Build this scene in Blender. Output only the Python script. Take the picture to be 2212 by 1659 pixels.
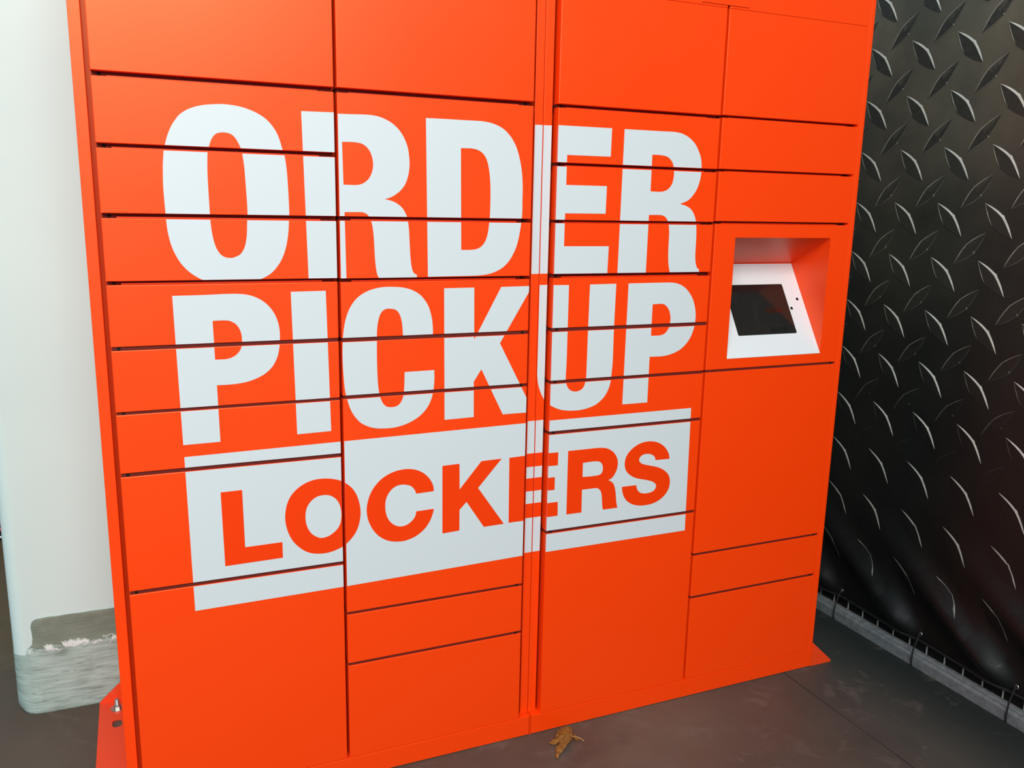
import bpy, bmesh, math, random
from mathutils import Vector, Matrix
from mathutils.geometry import tessellate_polygon
from mathutils import noise as mnoise

for o in list(bpy.data.objects):
    bpy.data.objects.remove(o, do_unlink=True)
scene = bpy.context.scene
C = scene.collection
random.seed(4)

# ------------------------------------------------------------------ camera
cam_data = bpy.data.cameras.new('camera')
cam = bpy.data.objects.new('camera', cam_data)
C.objects.link(cam)
cam_data.sensor_width = 36.0
cam_data.lens = 30.328
cam_data.clip_start = 0.02
yaw, pitch, roll = -0.412014475, -0.205144787, -0.020848007
Rm = Matrix.Rotation(yaw, 3, 'Z') @ Matrix.Rotation(pitch, 3, 'X') @ Matrix.Rotation(roll, 3, 'Y')
right, fwd, up = Rm.col[0], Rm.col[1], Rm.col[2]
M4 = Matrix(((right.x, up.x, -fwd.x, 0.0), (right.y, up.y, -fwd.y, -1.8),
             (right.z, up.z, -fwd.z, 1.33652), (0, 0, 0, 1)))
cam.matrix_world = M4
scene.camera = cam

# ------------------------------------------------------------------ light and exposure
scene.view_settings.view_transform = 'Standard'
scene.view_settings.look = 'None'
scene.view_settings.gamma = 1.0
scene.view_settings.use_curve_mapping = False
scene.view_settings.exposure = 0.0

world = bpy.data.worlds.new('overcast')
scene.world = world
world.use_nodes = True
bg = world.node_tree.nodes['Background']
bg.inputs['Color'].default_value = (0.45, 0.79, 1.03, 1)
bg.inputs['Strength'].default_value = 0.62

def area(name, loc, target, sx, sy, power, color):
    d = bpy.data.lights.new(name, 'AREA')
    d.shape = 'RECTANGLE'; d.size = sx; d.size_y = sy
    d.energy = power; d.color = color
    o = bpy.data.objects.new(name, d); C.objects.link(o)
    o.location = loc
    v = Vector(target) - Vector(loc)
    o.rotation_euler = v.to_track_quat('-Z', 'Y').to_euler()
    return o
area('entrance_daylight', (-1.05, -4.4, 3.9), (0.0, 0.0, 1.2), 4.2, 2.4, 405, (1.0, 0.975, 0.90))

# ------------------------------------------------------------------ helpers
def link(name, mesh, mats, parent=None):
    o = bpy.data.objects.new(name, mesh)
    for m in (mats if isinstance(mats, (list, tuple)) else [mats]):
        mesh.materials.append(m)
    C.objects.link(o)
    if parent is not None:
        o.parent = parent
    return o

def from_bm(name, bm, mats, parent=None, smooth=False):
    me = bpy.data.meshes.new(name)
    bm.normal_update()
    bm.to_mesh(me); bm.free()
    if smooth:
        for p in me.polygons: p.use_smooth = True
    return link(name, me, mats, parent)

def thing(name, label, category, loc=(0, 0, 0), group=None):
    o = bpy.data.objects.new(name, None)
    C.objects.link(o); o.location = loc
    o.empty_display_size = 0.1
    o['label'] = label; o['category'] = category
    if group: o['group'] = group
    return o

def struct(o):
    o['kind'] = 'structure'; return o

def box(bm, x0, x1, y0, y1, z0, z1, mi=0):
    vs = [bm.verts.new(p) for p in ((x0,y0,z0),(x1,y0,z0),(x1,y1,z0),(x0,y1,z0),
                                    (x0,y0,z1),(x1,y0,z1),(x1,y1,z1),(x0,y1,z1))]
    for f in ((0,1,5,4),(1,2,6,5),(2,3,7,6),(3,0,4,7),(4,5,6,7),(3,2,1,0)):
        fc = bm.faces.new([vs[i] for i in f]); fc.material_index = mi

def panel(bm, x0, x1, y0, y1, z0, z1, b=0.0012, r=0.0):
    """sheet-metal front with a small rolled edge round its face (front at y0)"""
    def ring(y, i):
        return [bm.verts.new(p) for p in ((x0+i,y,z0+i),(x1-i,y,z0+i),(x1-i,y,z1-i),(x0+i,y,z1-i))]
    rings = [ring(y1, 0), ring(y0+b, 0), ring(y0+b*0.3, b*0.3), ring(y0, b)]
    for a, c in zip(rings, rings[1:]):
        for i in range(4):
            j = (i+1) % 4
            bm.faces.new((a[i], a[j], c[j], c[i]))
    bm.faces.new(rings[-1]); bm.faces.new(rings[0][::-1])

def cyl(bm, c, r0, r1, h, axis='Z', n=20, mi=0):
    a = []; b = []
    for i in range(n):
        t = 2*math.pi*i/n; u, v = math.cos(t), math.sin(t)
        if axis == 'Z':
            a.append(bm.verts.new((c[0]+r0*u, c[1]+r0*v, c[2]))); b.append(bm.verts.new((c[0]+r1*u, c[1]+r1*v, c[2]+h)))
        elif axis == 'Y':
            a.append(bm.verts.new((c[0]+r0*u, c[1], c[2]-r0*v))); b.append(bm.verts.new((c[0]+r1*u, c[1]+h, c[2]-r1*v)))
        else:
            a.append(bm.verts.new((c[0], c[1]+r0*u, c[2]+r0*v))); b.append(bm.verts.new((c[0]+h, c[1]+r1*u, c[2]+r1*v)))
    for i in range(n):
        j = (i+1) % n
        bm.faces.new((a[i], a[j], b[j], b[i])).material_index = mi
    bm.faces.new(b).material_index = mi
    bm.faces.new(a[::-1]).material_index = mi

def tube(bm, pts, r, n=8, mi=0):
    pts = [Vector(p) for p in pts]; rings = []
    for k, p in enumerate(pts):
        d = (pts[min(k+1, len(pts)-1)] - pts[max(k-1, 0)]).normalized()
        s = d.cross(Vector((0.31, 0.17, 0.93)))
        if s.length < 1e-3: s = d.cross(Vector((1, 0, 0)))
        s.normalize(); t = d.cross(s)
        rings.append([bm.verts.new(p + r*(math.cos(2*math.pi*i/n)*s + math.sin(2*math.pi*i/n)*t)) for i in range(n)])
    for a, b in zip(rings, rings[1:]):
        for i in range(n):
            j = (i+1) % n
            bm.faces.new((a[i], a[j], b[j], b[i])).material_index = mi
    bm.faces.new(rings[0][::-1]).material_index = mi; bm.faces.new(rings[-1]).material_index = mi

def smooth_path(pts, steps=4):
    """closed outline: third value 1 = corner, runs between corners are Catmull-Rom curves"""
    n = len(pts); out = []
    P = [Vector((p[0], p[1])) for p in pts]
    cor = [len(p) > 2 for p in pts]
    for i in range(n):
        j = (i+1) % n
        p1, p2 = P[i], P[j]
        out.append(p1)
        if cor[i] and cor[j]: continue
        p0 = P[(i-1) % n] if not cor[i] else p1 - (p2-p1)*0.5
        p3 = P[(j+1) % n] if not cor[j] else p2 + (p2-p1)*0.5
        for s in range(1, steps):
            t = s/steps
            out.append(0.5*((2*p1) + (-p0+p2)*t + (2*p0-5*p1+4*p2-p3)*t*t + (-p0+3*p1-3*p2+p3)*t*t*t))
    return out

def fill(contours):
    """triangulate outline with holes -> (verts2d, tris)"""
    polys = [[Vector((p.x, p.y, 0)) for p in c] for c in contours]
    flat = [p for c in polys for p in c]
    return flat, tessellate_polygon(polys)

def decal_bm(contours, x0, x1, z0, z1, y, thick):
    """printed shape on the plane y, cut to the rectangle of the panel that carries it"""
    flat, tris = fill(contours)
    bm = bmesh.new()
    vs = [bm.verts.new((p.x, y, p.y)) for p in flat]
    for t in tris:
        try: bm.faces.new([vs[i] for i in t])
        except ValueError: pass
    for co, no in (((x0,0,0),(-1,0,0)), ((x1,0,0),(1,0,0)), ((0,0,z0),(0,0,-1)), ((0,0,z1),(0,0,1))):
        bmesh.ops.bisect_plane(bm, geom=bm.verts[:]+bm.edges[:]+bm.faces[:], dist=1e-6,
                               plane_co=co, plane_no=no, clear_outer=True)
        if not bm.faces: bm.free(); return None
    if sum(f.calc_area() for f in bm.faces) < 3e-6: bm.free(); return None
    for f in bm.faces:
        f.normal_update()
        if f.normal.y > 0: f.normal_flip()
    r = bmesh.ops.extrude_face_region(bm, geom=bm.faces[:])
    moved = [g for g in r['geom'] if isinstance(g, bmesh.types.BMVert)]
    for v in moved: v.co.y -= thick
    bmesh.ops.recalc_face_normals(bm, faces=bm.faces[:])
    return bm

# ------------------------------------------------------------------ materials
def mat(name, color, rough=0.5, spec=0.5, metal=0.0):
    m = bpy.data.materials.new(name); m.use_nodes = True
    b = m.node_tree.nodes['Principled BSDF']
    b.inputs['Base Color'].default_value = (*color, 1)
    b.inputs['Roughness'].default_value = rough
    b.inputs['Specular IOR Level'].default_value = spec
    b.inputs['Metallic'].default_value = metal
    return m

class NT:
    def __init__(s, m):
        s.t = m.node_tree; s.b = s.t.nodes['Principled BSDF']
        s.geo = s.t.nodes.new('ShaderNodeNewGeometry')
    def n(s, k, **kw):
        x = s.t.nodes.new(k)
        for a, v in kw.items(): setattr(x, a, v)
        return x
    def l(s, a, b): s.t.links.new(a, b)
    def mapping(s, scale, src=None):
        mp = s.n('ShaderNodeMapping'); mp.inputs['Scale'].default_value = scale
        s.l(src or s.geo.outputs['Position'], mp.inputs['Vector']); return mp.outputs[0]
    def noise(s, scale, detail=4, rough=0.55, vec=None, dist=0.0):
        x = s.n('ShaderNodeTexNoise'); x.inputs['Scale'].default_value = scale
        x.inputs['Detail'].default_value = detail; x.inputs['Roughness'].default_value = rough
        x.inputs['Distortion'].default_value = dist
        s.l(vec or s.geo.outputs['Position'], x.inputs['Vector']); return x.outputs['Fac']
    def ramp(s, fac, stops):
        r = s.n('ShaderNodeValToRGB'); e = r.color_ramp.elements
        while len(e) < len(stops): e.new(0.5)
        for k, (p, c) in zip(e, stops):
            k.position = p; k.color = (*c, 1) if len(c) == 3 else c
        s.l(fac, r.inputs[0]); return r.outputs[0]
    def math(s, op, a, b=None, clamp=False):
        x = s.n('ShaderNodeMath', operation=op, use_clamp=clamp)
        for i, v in enumerate((a, b)):
            if v is None: continue
            if isinstance(v, (int, float)): x.inputs[i].default_value = v
            else: s.l(v, x.inputs[i])
        return x.outputs[0]
    def mix(s, fac, a, b, mode='MIX'):
        x = s.n('ShaderNodeMix', data_type='RGBA', blend_type=mode)
        for i, v in ((0, fac), (6, a), (7, b)):
            if isinstance(v, (int, float)): x.inputs[i].default_value = v
            elif isinstance(v, tuple): x.inputs[i].default_value = (*v, 1)
            else: s.l(v, x.inputs[i])
        return x.outputs[2]
    def sep(s, src=None):
        x = s.n('ShaderNodeSeparateXYZ'); s.l(src or s.geo.outputs['Position'], x.inputs[0]); return x.outputs
    def rng(s, v, a, b, c=0.0, d=1.0):
        x = s.n('ShaderNodeMapRange'); s.l(v, x.inputs[0])
        for i, k in zip((1,2,3,4), (a,b,c,d)): x.inputs[i].default_value = k
        return x.outputs[0]
    def bump(s, h, strength, dist):
        x = s.n('ShaderNodeBump'); x.inputs['Strength'].default_value = strength
        x.inputs['Distance'].default_value = dist; s.l(h, x.inputs['Height'])
        s.l(x.outputs[0], s.b.inputs['Normal'])
    def col(s, c): s.l(c, s.b.inputs['Base Color'])

ORANGE_C = (0.93, 0.046, 0.0002)
M_ORANGE = mat('orange_powder_coat', ORANGE_C, 0.42, 0.72)
M_ORANGE.node_tree.nodes['Principled BSDF'].inputs['Specular Tint'].default_value = (1.0, 0.86, 0.46, 1)
t = NT(M_ORANGE); t.bump(t.noise(900, 2), 0.03, 0.0004)
f = t.noise(3.0, 3); t.l(t.rng(f, 0.3, 0.7, 0.35, 0.42), t.b.inputs['Roughness'])
M_VINYL = mat('white_vinyl', (0.595, 0.630, 0.655), 0.42, 0.5)
M_OVINYL = mat('orange_vinyl', (0.86, 0.038, 0.0002), 0.42, 0.5)
M_OVINYL.node_tree.nodes['Principled BSDF'].inputs['Specular Tint'].default_value = (1.0, 0.86, 0.46, 1)
M_SEAL = mat('maroon_seal', (0.115, 0.012, 0.008), 0.7, 0.2)
M_FACE = mat('white_faceplate', (0.66, 0.68, 0.70), 0.45, 0.5)
M_DARK = mat('black_hole', (0.004, 0.004, 0.004), 0.7, 0.2)
M_STEEL = mat('zinc_steel', (0.50, 0.51, 0.48), 0.38, 0.5, 1.0)
M_BRACKET = mat('worn_orange_bracket', (0.80, 0.05, 0.006), 0.38, 0.6)
t = NT(M_BRACKET)
t.col(t.mix(t.rng(t.noise(260, 3), 0.68, 0.74), (0.80, 0.05, 0.006), (0.35, 0.12, 0.05)))

M_SCREEN = mat('screen_glass', (0.012, 0.011, 0.010), 0.08, 0.5)
M_RECTRED = mat('dim_red_rectangle', (0.030, 0.007, 0.004), 0.10, 0.5)
M_RECTDARK = mat('dim_grey_rectangle', (0.006, 0.008, 0.007), 0.10, 0.5)

M_WHITE = mat('white_paint', (0.72, 0.735, 0.72), 0.55, 0.35)
t = NT(M_WHITE); t.bump(t.noise(45, 5, 0.6), 0.12, 0.002)
t.col(t.mix(t.rng(t.noise(2.2, 4), 0.35, 0.7), (0.56, 0.655, 0.625), (0.53, 0.62, 0.60)))

M_BASE = mat('bare_concrete', (0.4, 0.42, 0.38), 0.85, 0.2)
t = NT(M_BASE); X, Y, Z = t.sep()[:3]
edge = t.math('ADD', Z, t.math('MULTIPLY', t.math('SUBTRACT', t.noise(28, 5, 0.65), 0.5), 0.035))
edge2 = t.math('ADD', Z, t.math('MULTIPLY', t.math('SUBTRACT', t.noise(70, 4, 0.7), 0.5), 0.06))
streak = t.noise(1.0, 6, 0.65, t.mapping((14, 14, 95)))
low = t.ramp(streak, [(0.30, (0.19, 0.22, 0.19)), (0.44, (0.31, 0.37, 0.33)), (0.62, (0.395, 0.47, 0.425))])
low = t.mix(t.rng(t.noise(9, 4), 0.55, 0.7), low, (0.26, 0.27, 0.235))
topc = t.ramp(t.noise(20, 4), [(0.3, (0.155, 0.172, 0.135)), (0.7, (0.20, 0.22, 0.175))])
c1 = t.mix(t.rng(edge, 0.182, 0.188), low, topc)
fl = t.math('MULTIPLY', t.rng(edge2, 0.172, 0.178), t.math('SUBTRACT', 1.0, t.rng(edge, 0.190, 0.196)))
c2 = t.mix(t.math('MULTIPLY', fl, t.rng(t.noise(40, 3), 0.5, 0.54)), c1, (0.62, 0.63, 0.60))
pits = t.rng(t.noise(1.0, 3, 0.6, t.mapping((22, 22, 170))), 0.34, 0.31)
c3 = t.mix(t.math('MULTIPLY', pits, 0.6), c2, (0.10, 0.10, 0.085))
t.col(c3); t.bump(t.math('ADD', streak, t.math('MULTIPLY', fl, 0.6)), 0.5, 0.006)

M_FLOOR = mat('stained_shaded_concrete', (0.1, 0.08, 0.07), 0.62, 0.35)
t = NT(M_FLOOR); X, Y, Z = t.sep()[:3]
big = t.noise(1.3, 5, 0.6, dist=0.4)
c1 = t.ramp(big, [(0.30, (0.058, 0.042, 0.031)), (0.5, (0.088, 0.062, 0.048)), (0.72, (0.116, 0.086, 0.064))])
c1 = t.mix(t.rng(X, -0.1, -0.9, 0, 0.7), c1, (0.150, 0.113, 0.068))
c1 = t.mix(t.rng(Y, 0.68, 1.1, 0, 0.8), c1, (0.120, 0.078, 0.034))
c1 = t.mix(t.rng(X, 1.35, 2.0, 0, 0.95), c1, (0.036, 0.040, 0.036))  # shade of the fence side painted into the floor colour
c1 = t.mix(t.rng(t.math('ADD', X, t.math('MULTIPLY', t.noise(5, 4), 0.2)), 1.90, 2.14, 0, 0.9), c1, (0.008, 0.011, 0.010))  # deeper painted shade along the foot of the fence, edge broken by noise
sm = t.math('MULTIPLY', t.rng(t.noise(7, 6, 0.65, dist=1.0), 0.56, 0.68), 0.34)
c1 = t.mix(sm, c1, (0.155, 0.125, 0.105))
dk = t.math('MULTIPLY', t.rng(t.noise(3.2, 5, 0.6), 0.60, 0.72), 0.5)
c1 = t.mix(dk, c1, (0.045, 0.040, 0.036))
sp = t.rng(t.noise(420, 2, 0.7), 0.70, 0.78)
c1 = t.mix(t.math('MULTIPLY', sp, 0.85), c1, (0.24, 0.20, 0.17))
sd = t.rng(t.noise(300, 2, 0.7), 0.30, 0.22)
c1 = t.mix(t.math('MULTIPLY', sd, 0.85), c1, (0.02, 0.017, 0.015))
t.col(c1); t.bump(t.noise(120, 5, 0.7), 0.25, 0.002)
t.l(t.rng(t.noise(5, 4), 0.3, 0.7, 0.48, 0.72), t.b.inputs['Roughness'])
M_JOINT = mat('joint_dirt', (0.030, 0.026, 0.022), 0.9, 0.1)

M_GALV = mat('grey_painted_rail', (0.115, 0.125, 0.13), 0.6, 0.3)
t = NT(M_GALV); t.col(t.ramp(t.noise(60, 4), [(0.3, (0.09, 0.10, 0.105)), (0.7, (0.15, 0.16, 0.165))]))
M_WIRE = mat('pale_wire', (0.42, 0.43, 0.40), 0.5, 0.4)
M_BLACK = mat('black_cord', (0.006, 0.006, 0.006), 0.6, 0.3)
M_DWALL = mat('dark_wall', (0.018, 0.018, 0.018), 0.9, 0.1)
M_BACKW = mat('dim_back_wall', (0.05, 0.04, 0.03), 0.9, 0.1)

def banner_ground(t):
    X, Y, Z = t.sep()[:3]
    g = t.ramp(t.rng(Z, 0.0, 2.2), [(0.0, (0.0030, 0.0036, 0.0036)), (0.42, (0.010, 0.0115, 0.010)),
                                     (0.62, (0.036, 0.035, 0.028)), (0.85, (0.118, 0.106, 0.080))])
    n = t.noise(2.4, 5, 0.6)
    g = t.mix(t.rng(n, 0.40, 0.68), g, (0.004, 0.0045, 0.004), 'MIX') if False else g
    m = t.n('ShaderNodeMix', data_type='RGBA', blend_type='MULTIPLY'); m.inputs[0].default_value = 1
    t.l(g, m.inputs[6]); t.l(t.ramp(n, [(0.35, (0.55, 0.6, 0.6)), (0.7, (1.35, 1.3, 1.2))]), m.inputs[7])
    g = m.outputs[2]
    sc = t.rng(t.noise(230, 2, 0.8), 0.72, 0.80)
    return t.mix(t.math('MULTIPLY', sc, 0.4), g, (0.10, 0.10, 0.09)), Z
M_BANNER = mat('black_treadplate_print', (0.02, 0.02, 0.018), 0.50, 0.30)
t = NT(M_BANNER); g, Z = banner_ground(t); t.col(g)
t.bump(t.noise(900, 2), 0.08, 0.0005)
def lug_mat(name, color, z0, z1, f0=0.0, f1=1.0, vary=0.3):
    m = mat(name, color, 0.50, 0.30); t = NT(m); g, Z = banner_ground(t)
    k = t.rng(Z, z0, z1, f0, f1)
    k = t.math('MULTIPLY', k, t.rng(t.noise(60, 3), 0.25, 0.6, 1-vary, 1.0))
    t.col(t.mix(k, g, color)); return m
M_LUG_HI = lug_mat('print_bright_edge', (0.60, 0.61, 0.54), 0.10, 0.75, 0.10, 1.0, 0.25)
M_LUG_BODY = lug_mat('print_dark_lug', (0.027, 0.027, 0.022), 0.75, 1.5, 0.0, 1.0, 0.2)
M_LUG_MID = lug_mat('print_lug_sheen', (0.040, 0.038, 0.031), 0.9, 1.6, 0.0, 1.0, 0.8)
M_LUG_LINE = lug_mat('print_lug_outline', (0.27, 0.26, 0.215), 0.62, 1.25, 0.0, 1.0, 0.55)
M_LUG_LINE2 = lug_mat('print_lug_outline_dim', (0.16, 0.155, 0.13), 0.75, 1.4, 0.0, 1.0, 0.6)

# ------------------------------------------------------------------ the setting
floor = bpy.data.objects.new('floor', None); C.objects.link(floor); struct(floor)
JX, JY = 1.681, 0.700                 # control joints
XS, YS = (-4.3, -1.31, JX, 4.4), (-5.2, -2.3, JY, 3.7, 6.6)
W2 = 0.0021
for i in range(3):
    for j in range(4):
        bm = bmesh.new()
        x0, x1, y0, y1 = XS[i]+W2, XS[i+1]-W2, YS[j]+W2, YS[j+1]-W2
        nx = 26; ny = 26
        def jag(s, k):
            return 0.0010*math.sin(s*37.0+k*3.1)+0.0009*math.sin(s*91.0+k)
        cols = []
        for a in range(nx+1):
            col = []
            for b in range(ny+1):
                x = x0+(x1-x0)*a/nx; y = y0+(y1-y0)*b/ny
                if a in (0, nx): x += jag(y, i+a)*0.7
                if b in (0, ny): y += jag(x, j+b)*0.7
                col.append(bm.verts.new((x, y, 0.0)))
            cols.append(col)
        for a in range(nx):
            for b in range(ny):
                bm.faces.new((cols[a][b], cols[a+1][b], cols[a+1][b+1], cols[a][b+1]))
        bd = [e for e in bm.edges if e.is_boundary]
        r = bmesh.ops.extrude_edge_only(bm, edges=bd)
        for v in [g for g in r['geom'] if isinstance(g, bmesh.types.BMVert)]: v.co.z -= 0.03
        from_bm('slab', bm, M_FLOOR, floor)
bm = bmesh.new(); box(bm, XS[0], XS[-1], YS[0], YS[-1], -0.06, -0.0028)
from_bm('joint_filler', bm, M_JOINT, floor)

bm = bmesh.new(); box(bm, 2.42, 2.5, -5.2, 6.6, 0.0, 3.4); struct(from_bm('wall_right', bm, M_DWALL))
bm = bmesh.new(); box(bm, -4.3, 2.42, 6.5, 6.6, 0.0, 3.4); struct(from_bm('wall_back', bm, M_BACKW))

# ------------------------------------------------------------------ column on the left
column = thing('column', 'wide white painted column with a bare concrete foot left of the orange lockers', 'column', (-0.02, 0.9, 0))
def rel(o, root):
    o.parent = root; o.matrix_parent_inverse = Matrix.Translation(-root.location); return o
def col_plan(front, left, r, right_=0.34, back=1.18, n=10):
    pts = [(right_, front)]
    cx, cy = left + r, front + r
    for k in range(n+1):
        a = math.radians(270 - 90*k/n)
        pts.append((cx + r*math.cos(a), cy + r*math.sin(a)))
    pts += [(left-0.004, front+0.12+r), (left-0.006, back), (right_, back)]
    return pts
def loft(bm, rings):
    R = [[bm.verts.new(p) for p in r] for r in rings]
    n = len(R[0])
    for a, b in zip(R, R[1:]):
        for i in range(n):
            j = (i+1) % n
            bm.faces.new((a[i], b[i], b[j], a[j]))
    bm.faces.new(R[0]); bm.faces.new(R[-1][::-1])
bm = bmesh.new()
pl = col_plan(0.566, -0.354, 0.034)
loft(bm, [[(x, y, z) for x, y in pl] for z in (0.168, 3.4)])
bmesh.ops.recalc_face_normals(bm, faces=bm.faces[:])
o = rel(from_bm('painted_shaft', bm, M_WHITE), column)
bm = bmesh.new(); rings = []
def dense(pl, step=0.012):
    out = []
    for a, b in zip(pl, pl[1:] + pl[:1]):
        m = max(1, int(math.hypot(b[0]-a[0], b[1]-a[1])/step))
        if a[1] > 0.9 and b[1] > 0.9: m = 1
        out += [(a[0]+(b[0]-a[0])*k/m, a[1]+(b[1]-a[1])*k/m) for k in range(m)]
    return out
base_pl = dense([(0.34, 0.556), (-0.285, 0.556), (-0.300, 0.557), (-0.315, 0.5605), (-0.330, 0.568), (-0.342, 0.579), (-0.351, 0.594),
                 (-0.357, 0.612), (-0.360, 0.640), (-0.362, 0.70), (-0.362, 1.18), (0.34, 1.18)])
zs = [0.0, 0.006, 0.012, 0.03, 0.05, 0.07, 0.09, 0.11, 0.13, 0.15, 0.165, 0.175, 0.185, 0.195, 0.21, 0.225, 0.24, 0.25, 0.257, 0.262, 0.2645, 0.2645]
for k, z in enumerate(zs):
    ring = []
    inset = 0.0
    if z > 0.165: inset = 0.012*min(1, (z-0.165)/0.03)
    if z > 0.235: inset += 0.020*(1-math.sqrt(max(0, 1-((z-0.235)/0.0296)**2)))
    if z < 0.012: inset += (0.012-z)*0.4
    for (x, y) in base_pl:
        nz = mnoise.noise(Vector((x*26, y*26, z*60)))*0.0016 + mnoise.noise(Vector((x*90, y*90, z*180)))*0.0007
        w = max(0.0, min(1.0, (-0.25-x)/0.08)) if y < 0.75 else 1.0
        px = x + inset*w + nz*w
        py = y + nz + (0.004 if z > 0.19 else 0.0)*(y < 0.6)
        if k == len(zs)-1: py = max(py, 0.575); px = max(px, -0.335)
        zz = z + (mnoise.noise(Vector((x*20, 0, 3)))*0.003 if z > 0.24 else 0)
        ring.append((px, py, zz))
    rings.append(ring)
loft(bm, rings); bmesh.ops.recalc_face_normals(bm, faces=bm.faces[:])
o = rel(from_bm('concrete_foot', bm, M_BASE, smooth=True), column); o['label'] = 'bare grey concrete with peeling paint'

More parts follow.
